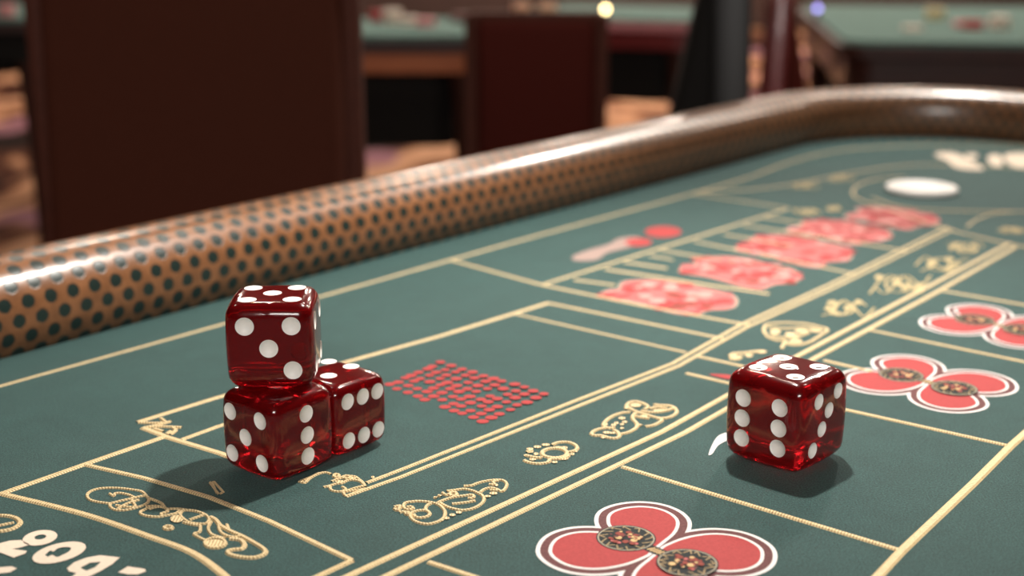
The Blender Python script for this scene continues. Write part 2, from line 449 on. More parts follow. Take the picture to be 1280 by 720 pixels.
# broad double line
gold_line([(400, 737), (440, 718), (825, 541), (1001, 443), (1074, 404), (1165, 356), (1262, 304)], 0.0058)
gold_line([(440, 741), (488, 718), (856, 541), (1020, 447), (1087, 411), (1175, 363), (1269, 309)], 0.0058)
gold_line([(536, 703), (600, 724)], 0.0042)
gold_line([(778, 584), (1127, 689)], 0.0042)
gold_line([(930, 484), (1050, 511), (1262, 558)], 0.0044)
gold_line([(1030, 451), (1090, 465)], 0.0044)
gold_line([(1083, 412), (1330, 463)], 0.0052)
gold_line([(1173, 363), (1330, 390)], 0.0052)
gold_line([(1060, 757), (1098, 720), (1127, 689), (1216, 605), (1264, 557), (1330, 499)], 0.0060)
# far end
gold_line([(1130, 221), (1095, 224), (1072, 232), (1066, 241), (1075, 250), (1110, 262), (1182, 286), (1230, 298), (1266, 306), (1330, 318)], 0.006, True)
gold_line([(1090, 247), (1150, 262), (1330, 265)], 0.0058, True)
gold_line([(1208, 284), (1222, 274), (1245, 267), (1290, 264), (1330, 264)], 0.0058, True)
# near left
gold_line([(0, 617), (105, 643), (187, 671), (240, 691), (277, 717), (300, 740)], 0.0052, True)
gold_line([(105, 581), (180, 598), (262, 622), (337, 652), (440, 701)], 0.0044)
gold_line([(440, 701), (380, 729)], 0.0044)

# ---- scroll motifs
def motif(name, z, strokes, ells, rings=(), w=0.0028, label=None, m=GOLD):
    p = Print(0.00045)
    for sk in strokes: p.ribbon(z(sk), w, m)
    for x, y, rx, ry in rings: p.ribbon(z.ell(x, y, rx, ry, 24), w*1.15, m, True)
    for x, y, rx, ry in ells: p.fill([z.ell(x, y, rx, ry)], m)
    return p.done(name, label)
Z1 = Zm(100, 590, 5.12)
motif('gold_scroll_motif', Z1, [
    [(440, 172), (400, 130), (330, 115), (230, 105), (130, 108), (70, 125), (45, 150), (65, 180), (120, 195), (190, 205)],
    [(190, 205), (250, 190), (330, 172), (410, 155), (440, 170), (430, 200), (380, 225), (300, 245), (230, 245), (195, 225), (190, 205)],
    [(190, 140), (215, 155), (225, 140), (260, 138), (310, 148), (350, 165)], [(230, 215), (290, 225), (350, 228)], [(240, 240), (300, 205), (380, 180)], [(330, 178), (360, 228)],
    [(440, 170), (490, 188), (525, 205), (535, 225), (480, 220), (420, 225)],
    [(430, 235), (390, 255), (390, 270), (430, 285), (500, 290), (560, 280), (620, 265), (640, 240)],
    [(440, 240), (500, 225), (545, 232), (560, 255), (520, 270), (530, 285)], [(560, 240), (620, 238), (680, 245)],
    [(640, 275), (660, 250), (720, 250), (790, 270), (825, 300), (810, 330), (760, 335), (700, 325), (660, 300), (640, 275)],
    [(700, 310), (800, 275)], [(660, 325), (720, 340), (770, 345)],
    [(770, 345), (765, 385), (730, 400), (760, 420), (800, 440)], [(840, 320), (820, 360), (840, 400), (890, 420), (930, 430)],
    [(890, 330), (890, 365), (910, 395), (950, 415), (1000, 420), (1030, 410)], [(940, 340), (960, 380), (1000, 395)]],
    [(620, 305, 42, 24), (865, 464, 62, 26)], [(865, 458, 66, 32), (565, 360, 26, 11)], 0.0021, 'gold stitched scroll beside the numerals')
p = Print(0.0005); p.ribbon(Z1([(835, 290), (870, 310), (900, 345), (960, 380), (1040, 415), (1130, 465), (1185, 505), (1170, 535), (1110, 552), (1030, 548), (960, 530), (948, 510), (985, 500), (1035, 495), (1052, 470), (1030, 440), (960, 430)]), 0.0032); p.done('gold_scroll_tail')
p = Print(0.0005)
for a in ([(832, 70), (860, 66), (918, 130), (890, 146)], [(848, 72), (878, 140)]): p.ribbon(Z1(a, False), 0.0016)
p.ribbon(Z1([(832, 70), (890, 146)], False), 0.0016); p.done('stitched_tick_mark')
Z2 = Zm(480, 580, 7.53)
motif('gold_scroll_motif', Z2, [
    [(180, 400), (200, 370), (270, 358), (350, 355), (440, 365), (510, 385), (555, 420), (575, 460), (560, 510), (510, 545), (430, 568), (360, 565), (290, 540), (250, 500), (260, 465), (310, 445), (370, 440), (415, 450), (430, 475), (400, 500), (340, 510), (295, 500), (285, 480)],
    [(415, 450), (390, 425), (405, 395), (440, 375)], [(180, 400), (200, 425), (240, 435), (275, 420), (250, 405), (215, 410)],
    [(500, 370), (560, 345), (640, 320), (740, 305), (820, 295), (845, 305), (830, 325), (790, 325)],
    [(530, 370), (580, 400), (650, 425), (740, 440), (830, 425), (900, 390), (940, 345), (930, 305), (890, 280), (830, 255), (750, 240), (670, 250), (590, 260)],
    [(640, 380), (700, 375), (780, 365), (860, 350)],
    [(750, 212), (820, 208), (880, 185), (960, 165), (1050, 155), (1120, 160), (1155, 190), (1140, 235), (1105, 262), (1060, 240), (1000, 230), (940, 245), (900, 275)],
    [(990, 195), (1040, 200), (1030, 170), (1080, 165)], [(1000, 250), (1070, 255)], [(470, 320), (500, 325)], [(510, 300), (540, 310)], [(550, 275), (580, 295), (610, 290)],
    [(95, 410), (150, 400), (130, 440), (95, 425)], [(145, 460), (190, 455), (215, 480), (230, 455)]],
    [(1060, 205, 16, 12), (1030, 283, 38, 13), (975, 310, 32, 10), (705, 463, 30, 12), (645, 487, 30, 12), (592, 517, 25, 12), (545, 535, 18, 8)],
    [(652, 290, 33, 18)], 0.0024, 'gold scroll of three looping vines')
Z3 = Zm(640, 490, 5.82)
motif('gold_ring_motif', Z3, [
    [(290, 390), (330, 372), (400, 368), (455, 385), (475, 410), (455, 430), (415, 440)],
    [(90, 500), (120, 515), (190, 525), (260, 515), (280, 492), (350, 490), (400, 475), (410, 460)], [(105, 440), (150, 430)], [(100, 465), (170, 480), (220, 482)]],
    [(185, 403, 28, 9), (245, 388, 30, 9), (130, 418, 25, 8), (130, 440, 25, 7), (105, 465, 20, 8), (175, 455, 18, 10), (380, 410, 25, 10), (440, 457, 15, 8), (465, 435, 12, 7), (310, 515, 22, 8), (375, 490, 35, 9), (150, 495, 26, 8), (335, 408, 26, 8)],
    [(310, 448, 92, 35)], 0.0030, 'gold ring with small leaves')
motif('gold_scroll_motif', Z3, [
    [(860, 150), (800, 155), (730, 180), (680, 215), (665, 245), (700, 265), (750, 265)], [(750, 265), (680, 265), (610, 280), (578, 305), (600, 320), (650, 320), (700, 335), (750, 340), (780, 325), (770, 295), (740, 280)],
    [(790, 310), (850, 295), (900, 265), (910, 235), (880, 200), (880, 175), (900, 155)], [(830, 130), (840, 90), (890, 72), (950, 85), (990, 110), (960, 130)],
    [(830, 100), (870, 130), (930, 155), (1000, 175), (1080, 195), (1150, 185), (1195, 155), (1190, 125), (1150, 105), (1080, 100), (1030, 95)],
    [(900, 180), (950, 190), (1000, 195)], [(970, 255), (1030, 245), (1090, 210), (1060, 195)], [(900, 235), (945, 250)], [(940, 140), (1000, 150), (1060, 150), (1120, 140), (1180, 120)], [(1000, 125), (1060, 115), (1130, 125)]],
    [(900, 100, 40, 14), (960, 180, 28, 10), (1080, 138, 55, 9), (760, 230, 18, 8), (800, 195, 25, 10), (740, 245, 20, 9), (800, 240, 15, 8), (820, 222, 20, 8), (800, 268, 15, 7), (690, 300, 30, 9), (730, 303, 25, 7), (665, 335, 20, 8), (680, 240, 18, 9)], [], 0.0030, 'gold scroll of two leaf shapes')
Z5 = Zm(160, 490, 9.0)
motif('gold_zigzag_motif', Z5, [[(370, 300), (430, 345)], [(480, 335), (400, 360), (300, 385), (180, 405)], [(120, 350), (300, 355), (400, 350)], [(180, 405), (260, 400), (400, 395), (520, 400), (605, 405)], [(500, 405), (535, 435), (470, 485)], [(300, 420), (400, 450)], [(480, 445), (430, 480)]], [], [], 0.0030)
Z6 = Zm(370, 560, 9.0)
motif('gold_scroll_motif', Z6, [[(35, 380), (100, 395), (150, 350), (240, 300), (330, 280), (400, 300)], [(60, 372), (160, 335), (260, 285)], [(310, 445), (380, 430), (440, 410), (520, 400), (580, 370), (650, 365), (720, 380), (780, 430)], [(400, 380), (470, 355), (540, 325), (600, 320), (670, 330), (720, 365), (760, 400), (780, 440)], [(380, 430), (390, 470), (430, 490), (500, 495), (560, 470), (520, 440)], [(530, 500), (560, 540), (640, 525)], [(560, 490), (650, 460), (760, 430)], [(530, 500), (600, 490), (700, 480), (790, 460)]],
      [(865, 335, 20, 13), (500, 385, 60, 14), (640, 345, 45, 12)], [(455, 318, 30, 18), (570, 335, 40, 16)], 0.0022, 'small gold scroll under the dice')
Z7 = Zm(840, 380, 5.82)
motif('gold_leaf_motif', Z7, [[(670, 180), (690, 150), (800, 140), (950, 145), (1060, 165), (1130, 190), (1080, 230), (1000, 280), (920, 300), (850, 295), (820, 270), (760, 265), (700, 240), (670, 200), (670, 180)], [(820, 280), (795, 330)], [(700, 170), (820, 180), (950, 175), (1080, 190)], [(720, 230), (830, 250), (920, 230)], [(860, 290), (900, 250), (1000, 210)]],
      [(750, 205, 40, 18), (860, 225, 40, 16), (940, 200, 50, 14), (900, 275, 50, 14), (1050, 195, 45, 14)], [], 0.0032, 'blurred gold leaf behind the single die')
motif('gold_leaf_motif', Z7, [[(415, 385), (450, 365), (540, 358), (640, 345)], [(420, 400), (470, 405), (500, 385)]], [(450, 388, 32, 16), (560, 378, 30, 11), (650, 350, 40, 12)], [], 0.004)
ZF = Zm(940, 340, 3.6)
def gold_blob(cx, cy, rx, ry, seed, label=None):
    r = random.Random(seed); z = Zm(0, 0, 1)
    ells = [(cx+rx*r.uniform(-.75, .75), cy+ry*r.uniform(-.6, .6), rx*r.uniform(.10, .2), ry*r.uniform(.15, .28)) for _ in range(6)]
    sk = [[(cx-rx+rx*0.25*k*1.6, cy+ry*math.sin(k*1.7+seed)*0.8) for k in range(6)], [(cx-rx*.8+rx*0.3*k, cy-ry*math.cos(k*1.3+seed)*0.7) for k in range(6)]]
    motif('gold_leaf_motif', z, sk, ells, [(cx+rx*r.uniform(-.3, .3), cy, rx*.4, ry*.6)], 0.0022, label, P_TAN)
gold_blob(1060, 386, 33, 13, 1); gold_blob(1125, 356, 38, 16, 2); gold_blob(1178, 331, 34, 12, 3); gold_blob(1206, 310, 24, 9, 4)
gold_blob(1008, 265, 18, 5, 5); gold_blob(1043, 261, 10, 4, 6); gold_blob(1006, 232, 18, 5, 7); gold_blob(1052, 223, 16, 5, 8); gold_blob(1268, 288, 20, 5, 9)

# ---- numerals at the near left
Z8 = Zm(0, 540, 4.0)
def numeral(name, outer, holes=(), m=P_CREAM):
    p = Print(0.0004); p.fill([outer]+list(holes), m); p.done(name)
def rell(cx, cy, rx, ry, ang, n=28):
    c, s = math.cos(ang), math.sin(ang)
    return Z8([(cx+c*rx*math.cos(2*math.pi*i/n)-s*ry*math.sin(2*math.pi*i/n), cy+s*rx*math.cos(2*math.pi*i/n)+c*ry*math.sin(2*math.pi*i/n)) for i in range(n)], False)
numeral('cream_numeral', rell(200, 532, 88, 37, -0.16), [rell(202, 528, 30, 12, -0.16)])
numeral('cream_numeral', Z8([(-40, 575), (-10, 562), (50, 546), (105, 543), (150, 566), (105, 580), (60, 588), (135, 598), (128, 610), (68, 631), (20, 612), (-40, 592)], False))
numeral('cream_numeral', rell(296, 606, 138, 46, -0.24), [Z8([(225, 618), (250, 597), (268, 600), (290, 585), (330, 578), (355, 583), (345, 600), (312, 618), (285, 628), (262, 618), (240, 628)])])
numeral('cream_numeral', Z8([(335, 685), (370, 655), (430, 632), (500, 619), (600, 630), (560, 665), (500, 700), (440, 728), (400, 750), (330, 750), (382, 708), (345, 700)], False), [Z8([(402, 682), (450, 657), (505, 652), (475, 680), (432, 697)], False)])
numeral('cream_numeral', Z8([(590, 705), (640, 675), (725, 688), (730, 700), (690, 715), (640, 715)], False))
numeral('cream_numeral', Z8([(-40, 682), (60, 675), (85, 685), (50, 705), (-40, 714)], False))
p = Print(0.0004); p.ribbon(Z8([(-40, 425), (0, 420), (40, 422), (85, 435), (100, 457), (75, 480), (30, 495), (-40, 502)]), 0.0034); p.ribbon(Z8([(-40, 478), (20, 465), (70, 455)]), 0.0024); p.done('gold_ring_motif')

# ---- far white lettering
ZW = Zm(940, 160, 3.6)
for a in ([(820, 118), (905, 112), (960, 135), (1040, 180), (1020, 190), (920, 180), (880, 150)], [(960, 118), (1015, 120), (1000, 140), (970, 135)], [(1062, 128), (1105, 120), (1130, 148), (1115, 175), (1080, 168), (1062, 148)], [(1140, 120), (1230, 115), (1270, 140), (1230, 182), (1170, 172), (1140, 148)]):
    p = Print(0.0004); p.fill([ZW(a, True, True)], P_CREAM); p.done('cream_letter')

# ---- clover emblems
ZC = Zm(660, 600, 4.0); CC = ZC([(640, 358)], False)[0]
lobeL = ZC([(625, 364), (560, 405), (460, 437), (340, 452), (230, 442), (150, 412), (104, 368), (115, 318), (160, 283), (240, 262), (340, 260), (450, 275), (560, 315)], True, True)
lobeT = ZC([(632, 350), (690, 312), (742, 265), (757, 213), (722, 172), (650, 143), (560, 133), (470, 143), (408, 168), (392, 205), (410, 245), (480, 300), (570, 335)], True, True)
def refl(lp): return [CC*2-q for q in lp]
LOBES = [lobeL, lobeT, refl(lobeL), refl(lobeT)]
def offset(lp, d):
    n = len(lp); A = sum(lp[i].x*lp[(i+1) % n].y-lp[(i+1) % n].x*lp[i].y for i in range(n)); sg = 1 if A > 0 else -1
    out = []
    for i in range(n):
        t = (lp[(i+1) % n]-lp[i-1]).normalized(); out.append(lp[i]+Vector((t.y, -t.x))*d*sg)
    return out
def radial(lp, d):                      # outward growth that never folds: away from the lobe's own centre
    c = sum(lp, Vector((0, 0)))/len(lp); return [q+(q-c).normalized()*d for q in lp]
MED = [ZC([(490, 295)], False)[0]]; MED.append(CC*2-MED[0]); MR = 0.0168
def emblem(shift, k, label):
    p = Print(0.0003); f = lambda lp: [CC+shift+(q-CC)*k for q in lp]
    p2 = lambda q: CC+shift+(q-CC)*k
    for lp in LOBES: p.fill([f(offset(lp, 0.0070))], P_WHITE, 0.00001)
    for lp in LOBES: p.fill([f(offset(lp, 0.0046))], P_BROWN, 0.00002)
    for lp in LOBES: p.fill([f(lp)], P_WHITE, 0.00002)
    for lp in LOBES: p.fill([f(offset(lp, -0.0020))], P_RED, 0.00002)
    r = random.Random(7)
    d = (MED[1]-MED[0]).normalized(); nn = Vector((-d.y, d.x))
    p.ribbon([p2(MED[0]+d*MR*0.8), p2(MED[1]-d*MR*0.8)], 0.008*k, P_BLACK, dz=0.00003)
    for i in range(5):
        q = MED[0].lerp(MED[1], 0.40+0.05*i); p.ribbon([p2(q-nn*0.0024), p2(q+nn*0.0024+d*0.002)], 0.0012*k, P_GOLD)
    circ = lambda c, rad, n=24: [p2(c+Vector((math.cos(2*math.pi*i/n), math.sin(2*math.pi*i/n)))*rad) for i in range(n)]
    for c in MED:
        p.fill([circ(c, MR)], P_BLACK, 0.00003); p.ribbon(circ(c, MR*0.93, 32), 0.0008, P_PALE, True)
        for i in range(13):                                 # ring of small stitched glyph-like hooks
            th = 2*math.pi*i/13; e = Vector((math.cos(th), math.sin(th))); g = Vector((-e.y, e.x)); b = c+e*MR*0.76; hgt = MR*0.13
            p.ribbon([p2(b-g*hgt-e*hgt), p2(b-g*hgt*r.uniform(-1, 1)+e*hgt), p2(b+g*hgt-e*hgt*r.uniform(-1, 1))], 0.0009*k, P_DIM)
        for i in range(46):                                 # mosaic centre
            th = r.uniform(0, 6.283); rr = MR*0.56*math.sqrt(r.random()); q = c+Vector((math.cos(th), math.sin(th)))*rr
            p.fill([circ(q, r.uniform(0.0008, 0.0022), 7)], r.choice([P_RUST, P_RUST, P_GOLD, P_BLACK, P_BROWN, P_PINK]))
    p.done('clover_emblem', label)
emblem(Vector((0, 0)), 1.0, 'red clover emblem with dark medallions nearest the front')
emblem(T(1159, 478)-CC, 1.0, 'red clover emblem right of the single die')
emblem(T(1248, 407)-CC, 1.0, 'red clover emblem at the right edge')
ZA = Zm(860, 410, 3.43)
p = Print(0.0004); p.fill([ZA([(170, 452), (130, 465), (105, 500), (88, 545), (105, 540), (130, 505), (170, 480)], True, True)], P_WHITE); p.done('white_arc_print')
p = Print(0.0004); p.fill([Z7([(270, 515), (330, 513), (420, 520), (470, 535), (420, 550), (340, 535)], True, True)], P_CORAL); p.done('coral_sliver_print')

# ---- panel of red dots
p = Print(0.0003); r = random.Random(3)
c00, c10, c01, c11 = (487, 481), (552, 455), (603, 527), (680, 494)     # corners in the photo: left, back, front, right
NU, NV = 8, 11
for i in range(NU):
    for j in range(NV):
        u = i/(NU-1); v = j/(NV-1)
        if r.random() < 0.05: continue
        x = (c00[0]*(1-v)+c01[0]*v)*(1-u)+(c10[0]*(1-v)+c11[0]*v)*u + r.uniform(-2.5, 2.5); y = (c00[1]*(1-v)+c01[1]*v)*(1-u)+(c10[1]*(1-v)+c11[1]*v)*u + r.uniform(-1, 1)
        q = T(x, y); rad = r.uniform(0.0034, 0.0045); th = r.uniform(0, 3)
        p.fill([[q+Vector((math.cos(2*math.pi*k/14+th)*rad, math.sin(2*math.pi*k/14+th)*rad*0.9)) for k in range(14)]], P_CORAL)
p.done('red_dot_panel', 'rectangle of printed red dots beside the stacked dice')

# ---- clusters of overlapping pink and red spots
Z9 = Zm(700, 300, 4.92)
OUT = [(225, 345), (260, 315), (340, 305), (360, 265), (420, 250), (540, 245), (640, 250), (760, 265), (860, 290), (960, 310), (1060, 335), (1110, 370), (1100, 415), (1040, 435), (940, 440), (880, 460), (840, 475), (760, 470), (660, 450), (560, 420), (420, 385), (300, 370), (240, 360)]
OUTP = [(700+x/4.92, 300+y/4.92) for x, y in OUT]
def inside(q, lp):
    c = False; n = len(lp)
    for i in range(n):
        a, b = lp[i], lp[i-1]
        if (a.y > q.y) != (b.y > q.y) and q.x < (b.x-a.x)*(q.y-a.y)/(b.y-a.y)+a.x: c = not c
    return c
def cluster(box, seed, label):
    x0, x1, y0, y1 = box; bx0, bx1, by0, by1 = 745.7, 925.6, 349.8, 396.5
    lp = pxs([(x0+(x-bx0)/(bx1-bx0)*(x1-x0), y0+(y-by0)/(by1-by0)*(y1-y0)) for x, y in OUTP], True, True)
    cc = sum(lp, Vector((0, 0)))/len(lp); lp = [cc+(q-cc)*0.93 for q in lp]
    p = Print(0.0003); p.fill([offset(lp, 0.0022)], P_PALE); p.fill([lp], P_PINK, 0.00003)
    r = random.Random(seed); xs = [q.x for q in lp]; ys = [q.y for q in lp]; c = 0
    while c < 70:
        q = Vector((r.uniform(min(xs), max(xs)), r.uniform(min(ys), max(ys))))
        if not inside(q, lp): continue
        c += 1; rad = r.uniform(0.004, 0.008)
        p.fill([[q+Vector((math.cos(2*math.pi*k/12), math.sin(2*math.pi*k/12)))*rad for k in range(12)]], r.choice([P_PINK, P_PINK, P_ROSE, P_ROSE, P_CORAL, P_CORAL, P_RED, P_RUST]), 0.000006)
    p.done('red_spot_cluster', label)
cluster((746, 926, 349, 396), 1, 'cluster of pink and red printed spots nearest the front')
cluster((845, 1003, 320, 363), 2, 'second cluster of pink and red printed spots')
cluster((915, 1069, 293, 335), 3, 'third cluster of pink and red printed spots')
cluster((979, 1118, 274, 307), 4, 'fourth cluster of pink and red printed spots')
cluster((1053, 1176, 258, 288), 5, 'farthest cluster of pink and red printed spots')
ZE = Zm(0, 0, 1)
p = Print(0.0003); p.fill([ZE([(716, 321), (735, 313), (760, 306), (775, 298), (800, 297), (790, 308), (760, 316), (745, 325), (720, 326)], True, True)], P_FADE); p.fill([ZE.ell(798, 303, 17, 5)], P_CORAL); p.fill([ZE.ell(829, 290, 23, 7)], P_CORAL); p.done('faded_red_print')

# ================================================================== dice
def die_surface(u, v, e, k=0.045):
    return e/2*(1-k*(u*u+v*v+u*u*v*v)*0.5)
def die_body_bm(e, rad=0.15, k=0.045, N=18):
    bm = bmesh.new(); h = 0.5; vd = {}
    def put(x, y, z):
        p = Vector((x, y, z)); key_ = (round(x, 5), round(y, 5), round(z, 5))
        if key_ in vd: return vd[key_]
        q = Vector([max(-(h-rad), min(h-rad, c)) for c in p]); d = p-q
        w_ = q+d.normalized()*rad if d.length > 1e-9 else p
        u = [c/h for c in w_]; s = u[0]**2*u[1]**2+u[1]**2*u[2]**2+u[2]**2*u[0]**2
        w_ = w_*(1-k*s*0.5)
        vd[key_] = bm.verts.new(w_*e); return vd[key_]
    # denser samples near the rounded border
    g = []
    for i in range(N+1):
        t = -1+2*i/N; g.append(h*math.sin(t*math.pi/2)*0.62+h*t*0.38)
    g[0], g[-1] = -h, h
    for ax in range(3):
        for sg in (-h, h):
            for i in range(N):
                for j in range(N):
                    c = []
                    for a, b in ((g[i], g[j]), (g[i+1], g[j]), (g[i+1], g[j+1]), (g[i], g[j+1])):
                        q = [0, 0, 0]; q[ax] = sg; q[(ax+1) % 3] = a; q[(ax+2) % 3] = b; c.append(put(*q))
                    if sg < 0: c.reverse()
                    bm.faces.new(c)
    return bm
FACES = {'T': (Vector((1, 0, 0)), Vector((0, 1, 0)), Vector((0, 0, 1))), 'F': (Vector((1, 0, 0)), Vector((0, 0, 1)), Vector((0, -1, 0))),
         'R': (Vector((0, 1, 0)), Vector((0, 0, 1)), Vector((1, 0, 0))), 'L': (Vector((0, -1, 0)), Vector((0, 0, 1)), Vector((-1, 0, 0))),
         'K': (Vector((-1, 0, 0)), Vector((0, 0, 1)), Vector((0, 1, 0))), 'B': (Vector((1, 0, 0)), Vector((0, -1, 0)), Vector((0, 0, -1)))}
def cap(bm, M, a, dep, lift, closed, seg=28, rings=5):
    """spherical bowl of radius a and depth dep, lifted; closed makes a plug for cutting"""
    R_ = (a*a+dep*dep)/(2*dep); prev = None; rg = []
    for i in range(rings+1):
        rr = a*i/rings; z = -dep+R_-math.sqrt(max(0, R_*R_-rr*rr))+lift
        rg.append((rr, z))
    if closed: rg.append((a, lift+a*0.5)); rg.append((0, lift+a*0.5))
    prev = None
    for rr, z in rg:
        ring = [bm.verts.new(M @ Vector((0, 0, z)))] if rr < 1e-9 else [bm.verts.new(M @ Vector((rr*math.cos(2*math.pi*k/seg), rr*math.sin(2*math.pi*k/seg), z))) for k in range(seg)]
        if prev:
            for k in range(seg):
                u = []
                for x in (prev[k % len(prev)], prev[(k+1) % len(prev)], ring[(k+1) % len(ring)], ring[k % len(ring)]):
                    if x not in u: u.append(x)
                bm.faces.new(u)
        prev = ring
    bmesh.ops.recalc_face_normals(bm, faces=bm.faces)
PIPR, PIPD = 0.105, 0.036
DICE_LIFT = 0.0013
def make_die(label, pos, yaw, e, z0, pips, dashes=False, PIPR=PIPR):
    root = empty('die', (pos[0], pos[1], ZT+z0+DICE_LIFT), yaw); tag(root, label, 'die', 'red casino dice')
    bm = die_body_bm(e); bmesh.ops.translate(bm, vec=(0, 0, e/2), verts=bm.verts)
    body = bm_obj('body', bm, DICE, root); body.parent = None
    cut = bmesh.new(); mats = []; dep = lambda f: 0.012 if f == 'T' else PIPD
    for f, a, b in pips:
        U, V, N_ = FACES[f]; hgt = die_surface(2*a, 2*b, e)
        c = U*(a*e)+V*(b*e)+N_*hgt+Vector((0, 0, e/2))
        M = Matrix((U, V, U.cross(V) if U.cross(V).dot(N_) > 0 else N_)).transposed().to_4x4(); M.translation = c
        mats.append((f, M)); cap(cut, M, PIPR*e*(0.9 if f == 'R' and dashes else 1), dep(f)*e, 0.0, True)
    cme = bpy.data.meshes.new('cutter'); cut.to_mesh(cme); cut.free(); co = bpy.data.objects.new('cutter', cme); COL.objects.link(co)
    md = body.modifiers.new('cut', 'BOOLEAN'); md.operation = 'DIFFERENCE'; md.object = co; md.solver = 'EXACT'
    dg = bpy.context.evaluated_depsgraph_get(); dg.update()
    me = bpy.data.meshes.new_from_object(body.evaluated_get(dg), depsgraph=dg)
    body.modifiers.clear(); old = body.data; body.data = me; bpy.data.meshes.remove(old)
    bpy.data.objects.remove(co); bpy.data.meshes.remove(cme)
    me.polygons.foreach_set('use_smooth', [True]*len(me.polygons)); me.set_sharp_from_angle(angle=0.28)
    body.parent = root
    for f, M in mats:
        pb = bmesh.new(); cap(pb, M, PIPR*e*0.995*(0.9 if f == 'R' and dashes else 1), dep(f)*e, 0.00012, False)
        po = bm_obj('pip', pb, PIP, root)
        if dashes and f == 'T':
            db = bmesh.new(); c = M.translation
            rbox(db, (c.x, c.y, c.z-dep(f)*e+0.0002), (0.0040, 0.0011, 0.0007), 0.0002, 1, Matrix.Rotation(0.75, 3, 'Z'))
            dash = bm_obj('pip_mark', db, MARK, po, False)
    return root
def grid(f, s, pat): return [(f, a*s, b*s) for a, b in pat]
FIVE = [(-1, 1), (1, 1), (0, 0), (-1, -1), (1, -1)]
SIX_V = [(-1, 1), (-1, 0), (-1, -1), (1, 1), (1, 0), (1, -1)]
SIX_H = [(-1, 1), (0, 1), (1, 1), (-1, -1), (0, -1), (1, -1)]
eR, eL, eT, eB = 0.1756*S, 0.1556*S, 0.1623*S, 0.1425*S
def to_face(px, py, pos, yaw, e, z0, f):
    """where a pixel of the photo meets a die face, in face units"""
    d = ray(px, py); U, V, N_ = FACES[f]; R_ = Matrix.Rotation(yaw, 3, 'Z'); n = R_ @ N_
    c0 = Vector((pos[0], pos[1], z0+e/2-HC)); pl = c0+n*(e/2); t = pl.dot(n)/d.dot(n); q = R_.transposed() @ (d*t-c0)
    return (f, q.dot(U)/e, q.dot(V)/e)
posR, yR = (0.5151*S, 2.464*S), -0.751
pR = grid('T', 0.2284, FIVE)+grid('F', 0.2232, SIX_V)+[to_face(x, y, posR, yR, eR, 0, 'R') for x, y in ((1024, 505), (1048, 491), (1036, 515), (1027, 539), (1016, 566))]+grid('K', 0.24, [(0, 0)])+grid('L', 0.24, [(-1, -1), (1, 1)])
make_die('single red translucent die standing apart on the right of the felt', posR, yR, eR, 0, pR, True, 0.096)
posL, yL = (-0.432*S, 2.415*S), -0.6785
make_die('lower red translucent die carrying another die on top', posL, yL, eL, 0, grid('F', 0.26, FIVE)+grid('R', 0.262, [(0, 1), (0, 0), (0, -1)])+grid('T', 0.25, [(0, 0)])+grid('L', 0.25, [(-1, 1), (1, -1)])+grid('K', 0.25, [(-1, -1), (1, 1)]))
posT, yT = (-0.4396*S, 2.4636*S), 0.0377
make_die('upper red translucent die stacked on top of another die', posT, yT, eT, eL*0.9995, grid('T', 0.2495, FIVE)+grid('F', 0.2558, [(-1, 1), (1, 1), (0, 0), (1, -1)])+grid('R', 0.25, [(-1, 1), (1, 1), (-1, -1), (1, -1)])+grid('K', 0.25, [(-1, -1), (1, 1)]))
posB, yB = (-0.3361*S, 2.5288*S), -0.698
make_die('red translucent die resting close behind the two stacked dice', posB, yB, eB, 0, grid('R', 0.2717, SIX_H)+[to_face(x, y, posB, yB, eB, 0, 'T') for x, y in ((411, 453), (439, 460), (411, 472))]+grid('F', 0.25, [(1, 0)]), False, 0.112)
# white puck
q = T(1152, 235, 0.004); bm = bmesh.new(); pr = 0.044
lathe(bm, [(0, 0), (pr*0.95, 0), (pr, 0.0015), (pr, 0.0045), (pr*0.96, 0.006), (pr*0.86, 0.006), (pr*0.83, 0.0054), (0, 0.0054)], 48)
o = bm_obj('puck', bm, PUCK); o.location = (q.x, q.y, ZT+0.0004); tag(o, 'round white plastic puck lying at the far end of the felt', 'puck')

# ================================================================== background
def chair(label, loc, rz, wid, seat_h, top, cloth, frame, thick=0.06, rake=0.06, depth=0.44, group='upholstered chairs'):
    """local: faces -y, backrest at y=0..thick"""
    r = empty('upholstered_chair', loc, rz); tag(r, label, 'chair', group)
    bm = bmesh.new(); rbox(bm, (0, -depth/2, seat_h-0.045), (wid, depth, 0.09), 0.03, 3); bm_obj('seat', bm, cloth, r)
    bm = bmesh.new(); hb = top-seat_h-0.04
    vs = rbox(bm, (0, thick/2+0.005, seat_h+0.04+hb/2), (wid-0.05, thick, hb), 0.024, 3)
    for v in bm.verts: v.co.y += rake*(v.co.z-seat_h)/hb
    bm_obj('backrest', bm, cloth, r)
    for sx in (-1, 1):
        bm = bmesh.new(); rbox(bm, (sx*(wid/2-0.014), thick/2+0.005, (top+0.01)/2), (0.028, thick*0.8, top+0.01), 0.008, 2)
        for v in bm.verts: v.co.y += rake*(v.co.z-seat_h)/hb if v.co.z > seat_h else rake*1.4*(seat_h-v.co.z)/seat_h
        bm_obj('back_post', bm, frame, r)
        bm = bmesh.new(); rbox(bm, (sx*(wid/2-0.03), -depth+0.04, (seat_h-0.08)/2), (0.04, 0.04, seat_h-0.08), 0.006, 2); bm_obj('leg', bm, frame, r)
    bm = bmesh.new(); rbox(bm, (0, thick/2+0.005+rake, top), (wid-0.02, thick*0.8, 0.03), 0.01, 2); bm_obj('top_rail', bm, frame, r)
    bm = bmesh.new(); rbox(bm, (0, -depth+0.04, 0.16), (wid-0.09, 0.025, 0.03), 0.006, 2); bm_obj('stretcher', bm, frame, r)
    return r
c = Q(236, 200, 1.98)
